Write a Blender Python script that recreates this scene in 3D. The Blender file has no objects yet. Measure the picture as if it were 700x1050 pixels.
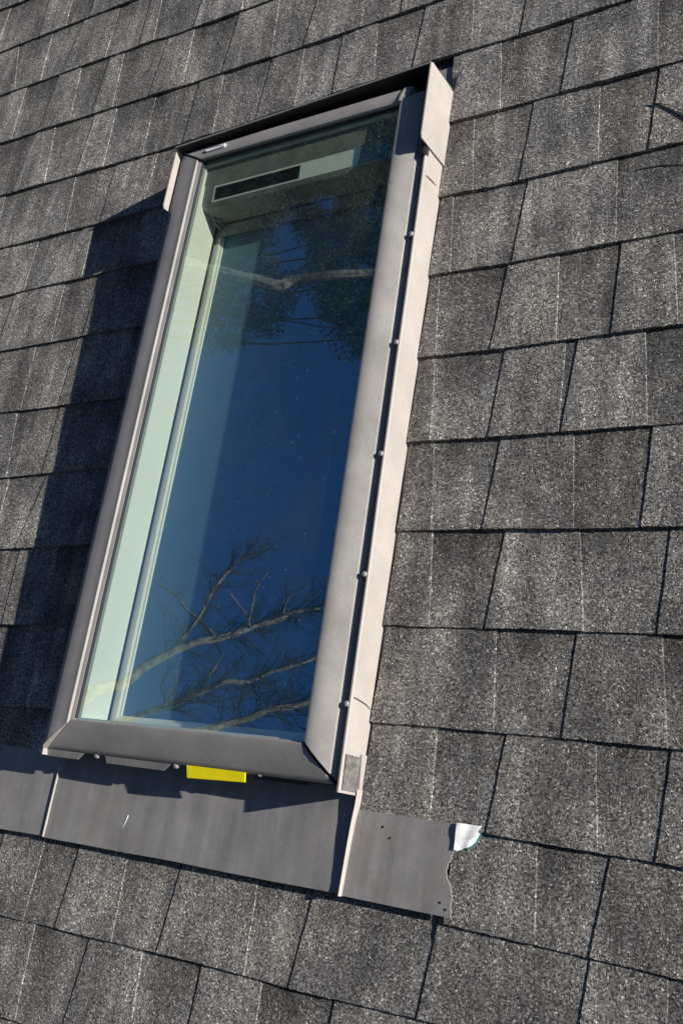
import bpy, bmesh, math, random
from mathutils import Matrix, Vector, noise

U = 0.143                      # one shingle exposure in metres; roof coordinates below are in these units
PITCH = math.radians(40.0)     # roof pitch
EAVE = 6.0                     # height of the roof origin above the ground
ROOF = Matrix.Translation((0, 0, EAVE)) @ Matrix.Rotation(PITCH, 4, 'X')
rnd = random.Random(11)

scene = bpy.context.scene
COL = scene.collection

# survey of the roof: butt lines of the courses, and the cuts in each band (D left side, L right side of a raised tab)
COURSES = {0: [(-9.901, 0.329), (-9.191, 0.285)],
 1: [(-9.516, -0.759), (-6.226, -0.847)],
 2: [(-9.135, -1.836), (-5.442, -1.908), (-5.026, -1.961), (-3.231, -1.989)],
 3: [(-8.748, -2.932), (-5.155, -3.029), (-4.762, -3.036), (-2.129, -3.088), (-0.383, -3.076)],
 4: [(-8.342, -4.08), (-5.181, -4.143), (-4.436, -4.14), (-0.357, -4.035), (0.542, -4.038), (2.073, -4.014)],
 5: [(-7.961, -5.157), (-5.611, -5.173), (0.033, -5.051), (0.646, -5.053), (2.74, -5.033)],
 6: [(-7.632, -6.087), (-5.452, -6.074), (-0.033, -6.077), (0.87, -6.094), (1.548, -6.088), (2.144, -6.084), (2.784, -6.077)],
 7: [(-7.277, -7.091), (-5.412, -7.084), (-0.015, -7.107), (0.973, -7.132), (1.63, -7.131), (2.826, -7.112)],
 8: [(-6.909, -8.131), (-4.389, -8.157), (-0.016, -8.136), (1.075, -8.166), (1.504, -8.17), (2.869, -8.161)],
 9: [(-6.54, -9.175), (-5.66, -9.163), (-0.011, -9.147), (1.174, -9.173), (1.589, -9.177), (2.912, -9.188)],
 10: [(-6.165, -10.236), (-0.013, -10.15), (1.674, -10.177), (2.953, -10.201)],
 11: [(-5.796, -11.278), (0.018, -11.162), (1.37, -11.166), (1.758, -11.17), (2.994, -11.182)],
 12: [(-5.427, -12.32), (-4.535, -12.311), (0.027, -12.138), (1.514, -12.141), (3.034, -12.152)],
 13: [(-5.251, -12.819), (-4.711, -12.832), (0.026, -12.998), (1.447, -13.04), (3.072, -13.079)],
 14: [(-4.944, -13.687), (-2.151, -13.691), (-0.066, -13.727), (1.108, -13.851), (1.682, -13.874), (2.192, -13.881), (3.107, -13.914)],
 15: [(-4.588, -14.693), (-1.911, -14.668), (-0.016, -14.673), (1.017, -14.66)],
 16: [(-4.068, -15.711), (0.104, -15.388), (3.16, -15.205)]}
EDGES = {0: [('L', -9.599, -9.665), ('D', -8.487, -8.465)],
 1: [('L', -9.032, -8.735), ('L', -8.133, -8.086), ('D', -7.357, -7.554), ('L', -6.527, -6.547), ('D', -5.792, -5.785), ('L', -5.56, -5.488),
     ('D', -4.535, -4.659)],
 2: [('L', -8.451, -8.453), ('D', -7.623, -7.753), ('L', -7.115, -7.033), ('D', -6.441, -6.525), ('L', -6.131, -6.076), ('D', -5.176, -5.291),
     ('L', -4.652, -4.638), ('D', -3.78, -3.862), ('L', -3.063, -2.981), ('D', -2.315, -2.426), ('L', -1.567, -1.516), ('D', -0.944, -0.902)],
 3: [('D', -7.846, -8.025), ('L', -7.391, -7.262), ('D', -6.466, -6.538), ('L', -5.994, -5.952), ('L', -5.182, -5.14), ('D', -4.298, -4.35),
     ('L', -3.847, -3.8), ('D', -2.972, -3.036), ('L', -2.426, -2.397), ('D', -1.799, -1.793), ('L', -1.264, -1.169), ('D', -0.543, -0.6),
     ('L', 0.117, 0.201), ('D', 0.889, 0.829)],
 4: [('L', -8.23, -8.167), ('L', -6.57, -6.462), ('D', -5.683, -5.71), ('L', -4.843, -4.904), ('L', 0.574, 0.677), ('D', 1.483, 1.409),
     ('L', 2.422, 2.473)],
 5: [('L', -7.075, -7.088), ('D', -6.075, -6.672), ('L', -5.881, -5.839), ('L', 0.338, 0.438), ('L', 1.838, 1.897), ('D', 2.501, 2.434)],
 6: [('L', -6.218, -6.156), ('D', -5.478, -5.496), ('L', 0.189, 0.281), ('D', 1.107, 1.023), ('L', 2.096, 2.152)],
 7: [('L', -6.496, -6.459), ('D', -5.612, -5.672), ('L', 0.132, 0.238), ('D', 0.971, 0.88), ('L', 1.543, 1.602), ('D', 2.211, 2.175),
     ('L', 2.723, 2.819)],
 8: [('L', -6.552, -6.395), ('D', -5.642, -5.664), ('L', 0.208, 0.295), ('D', 1.038, 0.962), ('L', 1.697, 1.703), ('L', 2.5, 2.579)],
 9: [('D', -5.57, -5.857), ('L', 0.329, 0.431), ('D', 1.096, 1.005), ('L', 1.853, 1.94), ('D', 2.632, 2.58)],
 10: [('D', -5.779, -5.746), ('L', 0.432, 0.537), ('D', 1.243, 1.138), ('L', 1.99, 2.105), ('D', 2.845, 2.774)],
 11: [('D', 0.141, 0.009), ('L', 1.245, 1.327), ('D', 2.046, 1.985), ('L', 2.806, 2.901)],
 12: [('L', 0.738, 0.781), ('D', 1.454, 1.355), ('L', 2.28, 2.365), ('D', 2.934, 2.855)],
 13: [('L', 1.819, 1.882), ('D', 2.478, 2.357)],
 14: [('D', -4.825, -4.911), ('L', -4.125, -4.19), ('D', -3.538, -3.672), ('L', -2.841, -2.807), ('D', -2.041, -2.163), ('L', -1.063, -1.037),
      ('D', -0.368, -0.503), ('D', 0.967, 0.868), ('D', 2.366, 2.282)],
 15: [('L', -4.014, -3.984), ('D', -3.14, -3.277), ('L', -2.381, -2.319), ('D', -1.577, -1.627), ('L', -0.836, -0.807), ('D', 0.01, -0.072)]}

# limbs seen in the glass, metres in roof coordinates
REFL = {'c1': [(-3.294, -0.763, 4.016), (-3.297, -0.713, 4.007), (-3.284, -0.567, 3.991), (-3.242, -0.48, 3.997), (-3.205, -0.413, 4.003)],
 'c2': [(-3.297, -0.713, 4.007), (-3.35, -0.62, 3.965), (-3.381, -0.557, 3.882)],
 'c3': [(-3.219, -0.651, 4.26), (-3.11, -0.542, 4.186), (-2.953, -0.456, 4.135)],
 'high': [(-5.323, 2.37, 3.99), (-4.658, 2.333, 4.4), (-4.391, 2.31, 4.56), (-4.167, 2.308, 4.743), (-4.079, 2.38, 4.815), (-3.777, 2.434, 4.943),
          (-3.486, 2.53, 5.155), (-2.986, 2.627, 5.324)],
 'main': [(-3.938, -1.525, 3.169), (-3.776, -1.269, 3.471), (-3.701, -1.151, 3.56), (-3.559, -1.004, 3.68), (-3.445, -0.877, 3.839),
          (-3.359, -0.809, 3.988), (-3.268, -0.734, 4.136), (-3.173, -0.632, 4.28), (-3.047, -0.538, 4.437), (-2.845, -0.368, 4.721)],
 's2': [(-3.537, -1.38, 3.614), (-3.484, -1.242, 3.633), (-3.448, -1.088, 3.639)],
 's3': [(-3.373, -1.263, 3.751), (-3.333, -1.109, 3.814), (-3.291, -0.97, 3.821)],
 'sec': [(-3.993, -1.789, 3.144), (-3.64, -1.489, 3.451), (-3.537, -1.38, 3.614), (-3.373, -1.263, 3.751), (-3.244, -1.169, 3.866),
         (-3.144, -1.098, 4.022), (-2.907, -0.934, 4.23), (-2.684, -0.802, 4.425)],
 'third': [(-3.419, -1.724, 3.029), (-3.026, -1.49, 3.45), (-2.867, -1.414, 3.581), (-2.745, -1.327, 3.689), (-2.619, -1.245, 3.796),
           (-2.412, -1.082, 4.034)],
 'tw': [(-3.976, -0.512, 3.826), (-3.785, -0.636, 3.842), (-3.603, -0.757, 3.849), (-3.434, -0.876, 3.845)],
 'up': [(-3.56, -0.992, 3.678), (-3.524, -0.866, 3.705), (-3.467, -0.708, 3.748), (-3.403, -0.537, 3.811), (-3.355, -0.41, 3.87),
        (-3.296, -0.324, 3.94)]}
CLUMPS = [(-4.28, 3.62, 4.48), (-3.85, 2.62, 5.58), (-4.17, 3.52, 4.84), (-5.82, 4.44, 5.28), (-3.8, 3.87, 5.16), (-4.83, 3.27, 6.29), (-3.89, 4.44, 5.5), (-4.77, 2.98, 4.6),
 (-3.93, 2.73, 6.27), (-3.89, 3.36, 5.66), (-5.61, 4.12, 5.3), (-4.38, 3.94, 5.39), (-5.19, 4.3, 5.9), (-4.86, 3.23, 4.71), (-4.18, 3.74, 5.16), (-4.17, 3.9, 5.57),
 (-3.36, 3.75, 4.83), (-5.37, 2.88, 5.59), (-4.73, 3.38, 4.64), (-4.25, 3.43, 6.77), (-6.07, 4.29, 5.3), (-4.52, 4.14, 6.21), (-4.89, 3.97, 4.88), (-5.86, 4.1, 5.53),
 (-3.86, 3.51, 5.29), (-4.24, 3.51, 4.54), (-3.75, 3.62, 4.67), (-5.12, 4.52, 5.81), (-5.71, 3.55, 5.45), (-4.52, 3.85, 5.06), (-5.2, 3.23, 4.62), (-3.97, 2.75, 6.12),
 (-5.16, 3.57, 4.45), (-5.55, 4.36, 5.34), (-4.29, 3.85, 6.6), (-4.67, 3.04, 6.23), (-3.81, 2.4, 5.98), (-4.56, 2.92, 6.09), (-4.19, 3.57, 5.98), (-4.64, 4.42, 5.94),
 (-4.05, 4.92, 6.03), (-3.37, 2.66, 5.37), (-3.37, 2.68, 5.39), (-5.4, 3.12, 5.34), (-3.98, 2.26, 5.68), (-5.8, 2.9, 5.73), (-4.28, 3.76, 6.38), (-5.06, 2.81, 5.11),
 (-3.92, 2.85, 6.03), (-4.19, 4.02, 5.01), (-3.65, 2.89, 5.04), (-5.31, 3.12, 4.94), (-3.78, 3.55, 5.17), (-4.98, 3.95, 5.86), (-4.34, 4.82, 5.74), (-5.56, 4.16, 5.36),
 (-4.49, 2.43, 5.21), (-5.12, 3.19, 4.9), (-5.0, 3.27, 5.3), (-3.8, 3.03, 5.06), (-3.9, 3.39, 6.27), (-4.8, 4.3, 5.9), (-5.44, 2.81, 6.0), (-5.23, 2.61, 5.17),
 (-3.81, 3.7, 4.7), (-5.01, 2.36, 4.97), (-3.9, 3.83, 5.79), (-5.92, 4.01, 5.48), (-5.09, 2.84, 5.06), (-3.81, 2.16, 5.66), (-4.56, 3.52, 5.62), (-4.3, 3.37, 6.79),
 (-5.63, 3.17, 5.44), (-4.53, 3.54, 6.26), (-3.75, 2.85, 5.74), (-5.26, 3.88, 5.17), (-5.16, 3.96, 5.66), (-4.48, 3.04, 4.55), (-5.49, 3.46, 5.42), (-3.48, 2.86, 5.48),
 (-3.98, 3.37, 4.83), (-5.51, 4.45, 5.45), (-3.62, 2.53, 5.56), (-5.6, 4.3, 5.54), (-5.58, 2.86, 5.63), (-4.71, 2.96, 4.81), (-4.47, 3.1, 6.09), (-4.06, 2.86, 6.56),
 (-4.82, 3.22, 6.01), (-4.18, 3.05, 5.04), (-3.75, 3.85, 5.39), (-4.2, 2.49, 5.72), (-4.32, 3.05, 4.67), (-3.36, 3.77, 5.04), (-3.78, 2.51, 5.69), (-4.77, 3.71, 5.77),
 (-4.12, 3.46, 6.72), (-4.08, 4.12, 6.2), (-3.64, 2.87, 5.29), (-3.47, 2.78, 5.25), (-4.68, 4.36, 5.79), (-4.67, 4.3, 5.92), (-4.7, 4.15, 5.84), (-4.34, 2.97, 6.76),
 (-4.5, 3.11, 5.94), (-4.28, 3.5, 5.71), (-4.08, 3.61, 4.91), (-6.04, 3.07, 5.81), (-4.62, 4.82, 5.84), (-3.94, 2.68, 5.03), (-4.44, 3.99, 4.9), (-4.25, 3.24, 6.51),
 (-5.12, 3.73, 5.28), (-6.09, 4.01, 5.47), (-4.03, 2.48, 5.74), (-4.56, 3.01, 6.2), (-4.16, 3.53, 4.47), (-3.77, 2.33, 5.88), (-4.25, 3.79, 5.76), (-4.05, 3.98, 5.74),
 (-5.22, 3.6, 4.51), (-4.49, 4.9, 5.88), (-5.5, 2.53, 5.8), (-3.53, 3.06, 5.26), (-5.49, 4.0, 5.88), (-5.61, 4.29, 5.28), (-5.24, 3.39, 5.53), (-4.05, 4.76, 5.82),
 (-4.75, 2.42, 4.74), (-3.76, 3.77, 4.99), (-5.28, 3.52, 4.62), (-3.61, 3.11, 5.79), (-3.36, 3.81, 5.16), (-4.64, 3.43, 6.29), (-4.89, 3.57, 4.35), (-4.78, 3.99, 5.67),
 (-3.6, 2.46, 5.34), (-4.92, 3.65, 4.53), (-4.54, 4.21, 5.37), (-5.14, 3.91, 5.43), (-4.95, 2.79, 5.33), (-5.26, 3.58, 4.93), (-4.5, 3.12, 4.8), (-3.79, 3.2, 5.06),
 (-5.51, 3.65, 5.82), (-4.62, 4.22, 5.3), (-4.71, 3.45, 5.95), (-5.91, 3.77, 5.27), (-5.12, 3.74, 4.85), (-5.44, 3.88, 5.19), (-3.59, 3.78, 5.37), (-4.64, 2.31, 5.25),
 (-4.99, 4.67, 5.5), (-5.5, 2.97, 5.42), (-4.2, 4.87, 5.92), (-4.16, 3.28, 5.88), (-4.94, 3.19, 4.87), (-3.76, 3.81, 5.47), (-3.62, 2.32, 5.48), (-5.68, 3.01, 6.18),
 (-4.34, 4.58, 5.98), (-4.96, 3.26, 5.17), (-5.67, 3.18, 5.39), (-4.45, 3.47, 5.65), (-4.09, 4.26, 5.1), (-3.94, 3.64, 5.3), (-4.89, 2.61, 4.67), (-4.07, 3.28, 5.64),
 (-5.28, 3.96, 5.44), (-4.78, 2.77, 4.9), (-4.89, 4.61, 5.78), (-4.81, 3.4, 6.49), (-4.48, 3.55, 4.99), (-4.74, 3.6, 4.85), (-4.96, 3.18, 4.89), (-4.73, 2.85, 5.24),
 (-3.85, 2.66, 5.82), (-5.64, 4.44, 5.49), (-4.71, 3.88, 5.02), (-3.74, 3.42, 4.91), (-3.55, 3.75, 4.73), (-5.11, 3.91, 5.38), (-4.15, 3.29, 5.75), (-3.99, 3.87, 6.09),
 (-4.26, 3.46, 4.48), (-5.07, 3.13, 5.99), (-4.01, 4.04, 5.84), (-4.25, 4.15, 6.26), (-5.97, 2.71, 5.95), (-3.98, 2.97, 6.52)]

CAM_F = 1040.87
CAM_POS = [5.2035, -13.1044, 8.8145]
CAM_R = [[0.845644, 0.138991, -0.515333], [-0.037641, -0.947566, -0.317336], [-0.532419, 0.28775, -0.796072]]

COURSES[13][0] = (-5.251, -12.819)
COURSES[16] = [(-4.07, -15.70), (3.1, -15.62)]
EDGES[8].append(('D', 1.83, 1.74))
EDGES[5].append(('D', 1.09, 1.01))
EDGES[5].sort(key=lambda e: e[1] + e[2])
EDGES[8].sort(key=lambda e: e[1] + e[2])

# ------------------------------------------------------------------ helpers
def link(name, mesh, mat=None, parent=None):
    o = bpy.data.objects.new(name, mesh)
    COL.objects.link(o)
    if mat is not None:
        mesh.materials.append(mat)
    if parent is not None:
        o.parent = parent
    return o

def thing(name, label, cat, at=(0, 0, 0), group=None, matrix=None):
    o = bpy.data.objects.new(name, None)
    COL.objects.link(o)
    o.empty_display_size = 0.05
    o.matrix_world = matrix if matrix is not None else ROOF @ Matrix.Translation(Vector(at) * U)
    o['label'] = label
    o['category'] = cat
    if group:
        o['group'] = group
    return o

class MB:
    """collects faces in roof units and links them as one mesh"""
    def __init__(self):
        self.v = []
        self.f = []
    def add(self, verts, faces):
        n = len(self.v)
        self.v += [tuple(p) for p in verts]
        self.f += [tuple(i + n for i in f) for f in faces]
    def box(self, x0, x1, y0, y1, z0, z1):
        v = [(x, y, z) for z in (z0, z1) for y in (y0, y1) for x in (x0, x1)]
        self.add(v, [(0, 2, 3, 1), (4, 5, 7, 6), (0, 1, 5, 4), (2, 6, 7, 3), (0, 4, 6, 2), (1, 3, 7, 5)])
    def prism(self, a, b):
        """loft between two closed loops of equal length, capped"""
        n = len(a)
        self.add(list(a) + list(b), [(i, (i + 1) % n, n + (i + 1) % n, n + i) for i in range(n)]
                 + [tuple(range(n))[::-1], tuple(range(n, 2 * n))])
    def build(self, name, mat, parent=None, base=(0, 0, 0), warp=None, scale=U, bevel=0, smooth=False, segs=2):
        vs = [warp(*p) if warp else p for p in self.v]
        me = bpy.data.meshes.new(name)
        me.from_pydata([tuple((c - b) * scale for c, b in zip(p, base)) for p in vs], [], self.f)
        bm = bmesh.new(); bm.from_mesh(me)
        bmesh.ops.recalc_face_normals(bm, faces=bm.faces)
        if bevel:
            es = [e for e in bm.edges if len(e.link_faces) == 2 and e.calc_face_angle(0) > 0.6]
            bmesh.ops.bevel(bm, geom=es, offset=bevel * scale, segments=segs, affect='EDGES', clamp_overlap=True)
        bm.to_mesh(me); bm.free()
        if smooth:
            for p in me.polygons:
                p.use_smooth = True
            me.set_sharp_from_angle(angle=math.radians(35))
        return link(name, me, mat, parent)

def nodes(name):
    m = bpy.data.materials.new(name)
    m.use_nodes = True
    nt = m.node_tree
    return m, nt, nt.nodes['Principled BSDF']

def N(nt, t, **kw):
    n = nt.nodes.new(t)
    for k, v in kw.items():
        if k in n.inputs:
            n.inputs[k].default_value = v
        else:
            setattr(n, k, v)
    return n

def ramp(nt, stops, interp='LINEAR'):
    r = nt.nodes.new('ShaderNodeValToRGB')
    r.color_ramp.interpolation = interp
    el = r.color_ramp.elements
    while len(el) < len(stops):
        el.new(0.5)
    for e, (p, c) in zip(el, stops):
        e.position = p
        e.color = (c, c, c, 1) if isinstance(c, (int, float)) else (*c, 1)
    return r

def mix(nt, a, b, fac, blend='MIX'):
    m = nt.nodes.new('ShaderNodeMix')
    m.data_type = 'RGBA'
    m.blend_type = blend
    for s, v in ((0, fac), (6, a), (7, b)):
        if hasattr(v, 'links') or hasattr(v, 'is_linked'):
            nt.links.new(v, m.inputs[s])
        else:
            m.inputs[s].default_value = v if s == 0 else (*v, 1)
    return m.outputs[2]

# ------------------------------------------------------------------ materials
def shingle_material():
    m, nt, b = nodes('mineral_granules')
    L = nt.links.new
    tc = N(nt, 'ShaderNodeTexCoord')
    P = tc.outputs['Object']
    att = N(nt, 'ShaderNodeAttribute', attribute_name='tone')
    fine = N(nt, 'ShaderNodeTexVoronoi', Scale=520.0, Randomness=1.0); L(P, fine.inputs['Vector'])
    grain = N(nt, 'ShaderNodeTexNoise', Scale=340.0, Detail=4.0, Roughness=0.7); L(P, grain.inputs['Vector'])
    lump = N(nt, 'ShaderNodeTexNoise', Scale=125.0, Detail=3.0, Roughness=0.65, Distortion=1.5); L(P, lump.inputs['Vector'])
    blot = N(nt, 'ShaderNodeTexNoise', Scale=8.0, Detail=6.0, Roughness=0.68); L(P, blot.inputs['Vector'])
    mp = N(nt, 'ShaderNodeMapping'); mp.inputs['Scale'].default_value = (34, 4.0, 4.0); L(P, mp.inputs['Vector'])
    streak = N(nt, 'ShaderNodeTexNoise', Scale=1.0, Detail=3.0); L(mp.outputs[0], streak.inputs['Vector'])
    worm = N(nt, 'ShaderNodeTexNoise', Scale=190.0, Detail=2.0, Roughness=0.5, Distortion=3.0); L(P, worm.inputs['Vector'])
    # single granules: random value per cell
    sep = N(nt, 'ShaderNodeSeparateColor'); L(fine.outputs['Color'], sep.inputs[0])
    cells = ramp(nt, [(0.0, (0.036, 0.034, 0.032)), (0.4, (0.130, 0.124, 0.115)), (0.8, (0.215, 0.205, 0.190)), (0.95, (0.28, 0.27, 0.25)), (1.0, (0.60, 0.58, 0.54))])
    L(sep.outputs[0], cells.inputs[0])
    r2 = ramp(nt, [(0.28, (0.52, 0.52, 0.54)), (0.5, (0.98, 0.97, 0.96)), (0.72, (1.62, 1.56, 1.44))]); L(blot.outputs[0], r2.inputs[0])
    r3 = ramp(nt, [(0.30, 0.70), (0.5, 1.0), (0.74, 1.5)]); L(streak.outputs[0], r3.inputs[0])
    c = mix(nt, cells.outputs[0], r2.outputs[0], 1.0, 'MULTIPLY')
    c = mix(nt, c, r3.outputs[0], 1.0, 'MULTIPLY')
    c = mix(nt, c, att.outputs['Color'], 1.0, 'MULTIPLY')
    L(c, b.inputs['Base Color'])
    b.inputs['Roughness'].default_value = 0.85
    b.inputs['Specular IOR Level'].default_value = 0.15
    a1 = N(nt, 'ShaderNodeMath', operation='MULTIPLY'); a1.inputs[1].default_value = 0.32; L(fine.outputs['Distance'], a1.inputs[0])
    a2 = N(nt, 'ShaderNodeMath', operation='SUBTRACT'); ws = N(nt, 'ShaderNodeMath', operation='MULTIPLY_ADD'); ws.inputs[1].default_value = 0.75; L(worm.outputs[0], ws.inputs[0]); L(lump.outputs[0], ws.inputs[2]); L(ws.outputs[0], a2.inputs[0]); L(a1.outputs[0], a2.inputs[1])
    a3 = N(nt, 'ShaderNodeMath', operation='MULTIPLY_ADD'); a3.inputs[1].default_value = 0.6; L(grain.outputs[0], a3.inputs[0]); L(a2.outputs[0], a3.inputs[2])
    bp = N(nt, 'ShaderNodeBump', Strength=0.95, Distance=0.0066); L(a3.outputs[0], bp.inputs['Height'])
    L(bp.outputs[0], b.inputs['Normal'])
    return m

def metal_material(name, col, rough=0.42, dirt=0.5, streaks=False):
    m, nt, b = nodes(name)
    L = nt.links.new
    tc = N(nt, 'ShaderNodeTexCoord'); P = tc.outputs['Object']
    n1 = N(nt, 'ShaderNodeTexNoise', Scale=14.0, Detail=6.0, Roughness=0.65); L(P, n1.inputs['Vector'])
    n2 = N(nt, 'ShaderNodeTexNoise', Scale=420.0, Detail=2.0); L(P, n2.inputs['Vector'])
    v = N(nt, 'ShaderNodeTexVoronoi', Scale=75.0); L(P, v.inputs['Vector'])
    r1 = ramp(nt, [(0.3, 1.0 - 0.28 * dirt), (0.7, 1.0 + 0.2 * dirt)]); L(n1.outputs[0], r1.inputs[0])
    r2 = ramp(nt, [(0.35, 0.93), (0.65, 1.06)]); L(n2.outputs[0], r2.inputs[0])
    c = mix(nt, col, r1.outputs[0], 1.0, 'MULTIPLY')
    c = mix(nt, c, r2.outputs[0], 1.0, 'MULTIPLY')
    if streaks:
        mp = N(nt, 'ShaderNodeMapping'); mp.inputs['Scale'].default_value = (38, 2.5, 2.5); L(P, mp.inputs['Vector'])
        n3 = N(nt, 'ShaderNodeTexNoise', Scale=1.0, Detail=4.0, Roughness=0.6); L(mp.outputs[0], n3.inputs['Vector'])
        r3 = ramp(nt, [(0.35, 0.80), (0.6, 1.04), (0.75, 1.22)]); L(n3.outputs[0], r3.inputs[0])
        c = mix(nt, c, r3.outputs[0], 0.8, 'MULTIPLY')
        n4 = N(nt, 'ShaderNodeTexNoise', Scale=5.0, Detail=8.0, Roughness=0.75); L(P, n4.inputs['Vector'])
        r4 = ramp(nt, [(0.50, (1, 1, 1)), (0.62, (1.16, 1.10, 1.0)), (0.74, (1.4, 1.3, 1.15))]); L(n4.outputs[0], r4.inputs[0])
        c = mix(nt, c, r4.outputs[0], 0.7, 'MULTIPLY')
    # sparse pale dust specks
    sp = ramp(nt, [(0.035, 1.0), (0.06, 0.0)]); L(v.outputs['Distance'], sp.inputs[0])
    sc = N(nt, 'ShaderNodeSeparateColor'); L(v.outputs['Color'], sc.inputs[0])
    g = N(nt, 'ShaderNodeMath', operation='GREATER_THAN'); g.inputs[1].default_value = 0.86; L(sc.outputs[0], g.inputs[0])
    k = N(nt, 'ShaderNodeMath', operation='MULTIPLY'); L(g.outputs[0], k.inputs[0]); L(sp.outputs[0], k.inputs[1])
    c = mix(nt, c, tuple(min(1, x * 2.4) for x in col), k.outputs[0])
    L(c, b.inputs['Base Color'])
    rr = ramp(nt, [(0.3, rough - 0.08), (0.7, rough + 0.12)]); L(n1.outputs[0], rr.inputs[0]); L(rr.outputs[0], b.inputs['Roughness'])
    b.inputs['Specular IOR Level'].default_value = 0.3
    bp = N(nt, 'ShaderNodeBump', Strength=0.12, Distance=0.004); L(n1.outputs[0], bp.inputs['Height']); L(bp.outputs[0], b.inputs['Normal'])
    return m

def plain(name, col, rough=0.6, var=0.2, scale=60.0, metallic=0.0, bump=0.0):
    m, nt, b = nodes(name)
    L = nt.links.new
    tc = N(nt, 'ShaderNodeTexCoord')
    n1 = N(nt, 'ShaderNodeTexNoise', Scale=scale, Detail=5.0, Roughness=0.6); L(tc.outputs['Object'], n1.inputs['Vector'])
    r1 = ramp(nt, [(0.3, 1 - var), (0.7, 1 + var)]); L(n1.outputs[0], r1.inputs[0])
    L(mix(nt, col, r1.outputs[0], 1.0, 'MULTIPLY'), b.inputs['Base Color'])
    b.inputs['Roughness'].default_value = rough
    b.inputs['Metallic'].default_value = metallic
    if bump:
        bp = N(nt, 'ShaderNodeBump', Strength=bump, Distance=0.01); L(n1.outputs[0], bp.inputs['Height']); L(bp.outputs[0], b.inputs['Normal'])
    return m

def glass_material(coat):
    m, nt, b = nodes('coated_glass' if coat else 'clear_glass')
    nt.nodes.remove(b)
    L = nt.links.new
    out = nt.nodes['Material Output']
    tc = N(nt, 'ShaderNodeTexCoord'); P = tc.outputs['Object']
    tr = N(nt, 'ShaderNodeBsdfTransparent'); tr.inputs['Color'].default_value = (0.955, 0.993, 0.935, 1)
    gl = N(nt, 'ShaderNodeBsdfGlossy'); gl.inputs['Color'].default_value = GLASS_COAT; gl.inputs['Roughness'].default_value = 0.0
    wv = N(nt, 'ShaderNodeTexNoise', Scale=9.0, Detail=1.0); L(P, wv.inputs['Vector'])
    wb = N(nt, 'ShaderNodeBump', Strength=1.0, Distance=0.00010); L(wv.outputs[0], wb.inputs['Height']); L(wb.outputs[0], gl.inputs['Normal'])
    lw = N(nt, 'ShaderNodeLayerWeight', Blend=0.5)
    pw = N(nt, 'ShaderNodeMath', operation='POWER'); pw.inputs[1].default_value = 4.0; L(lw.outputs['Facing'], pw.inputs[0])
    fa = N(nt, 'ShaderNodeMath', operation='MULTIPLY_ADD'); fa.inputs[1].default_value = 0.15; fa.inputs[2].default_value = GLASS_REFL if coat else 0.0; fa.use_clamp = True; L(pw.outputs[0], fa.inputs[0])
    m1 = N(nt, 'ShaderNodeMixShader'); L(fa.outputs[0], m1.inputs[0]); L(tr.outputs[0], m1.inputs[1]); L(gl.outputs[0], m1.inputs[2])
    if not coat:
        L(tr.outputs[0], out.inputs['Surface'])
        return m
    # dust: fine specks plus a faint uneven film
    v = N(nt, 'ShaderNodeTexVoronoi', Scale=105.0); L(P, v.inputs['Vector'])
    sp = ramp(nt, [(0.04, 0.75), (0.10, 0.0)]); L(v.outputs['Distance'], sp.inputs[0])
    sc = N(nt, 'ShaderNodeSeparateColor'); L(v.outputs['Color'], sc.inputs[0])
    g = N(nt, 'ShaderNodeMath', operation='GREATER_THAN'); g.inputs[1].default_value = 0.66; L(sc.outputs[1], g.inputs[0])
    k = N(nt, 'ShaderNodeMath', operation='MULTIPLY'); L(g.outputs[0], k.inputs[0]); L(sp.outputs[0], k.inputs[1])
    n1 = N(nt, 'ShaderNodeTexNoise', Scale=7.0, Detail=7.0, Roughness=0.7); L(P, n1.inputs['Vector'])
    fm = ramp(nt, [(0.45, 0.002), (0.8, 0.03)]); L(n1.outputs[0], fm.inputs[0])
    ad = N(nt, 'ShaderNodeMath', operation='ADD'); ad.use_clamp = True; L(k.outputs[0], ad.inputs[0]); L(fm.outputs[0], ad.inputs[1])
    df = N(nt, 'ShaderNodeBsdfDiffuse'); df.inputs['Color'].default_value = (0.55, 0.56, 0.52, 1)
    m2 = N(nt, 'ShaderNodeMixShader'); L(ad.outputs[0], m2.inputs[0]); L(m1.outputs[0], m2.inputs[1]); L(df.outputs[0], m2.inputs[2])
    L(m2.outputs[0], out.inputs['Surface'])
    return m

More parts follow.
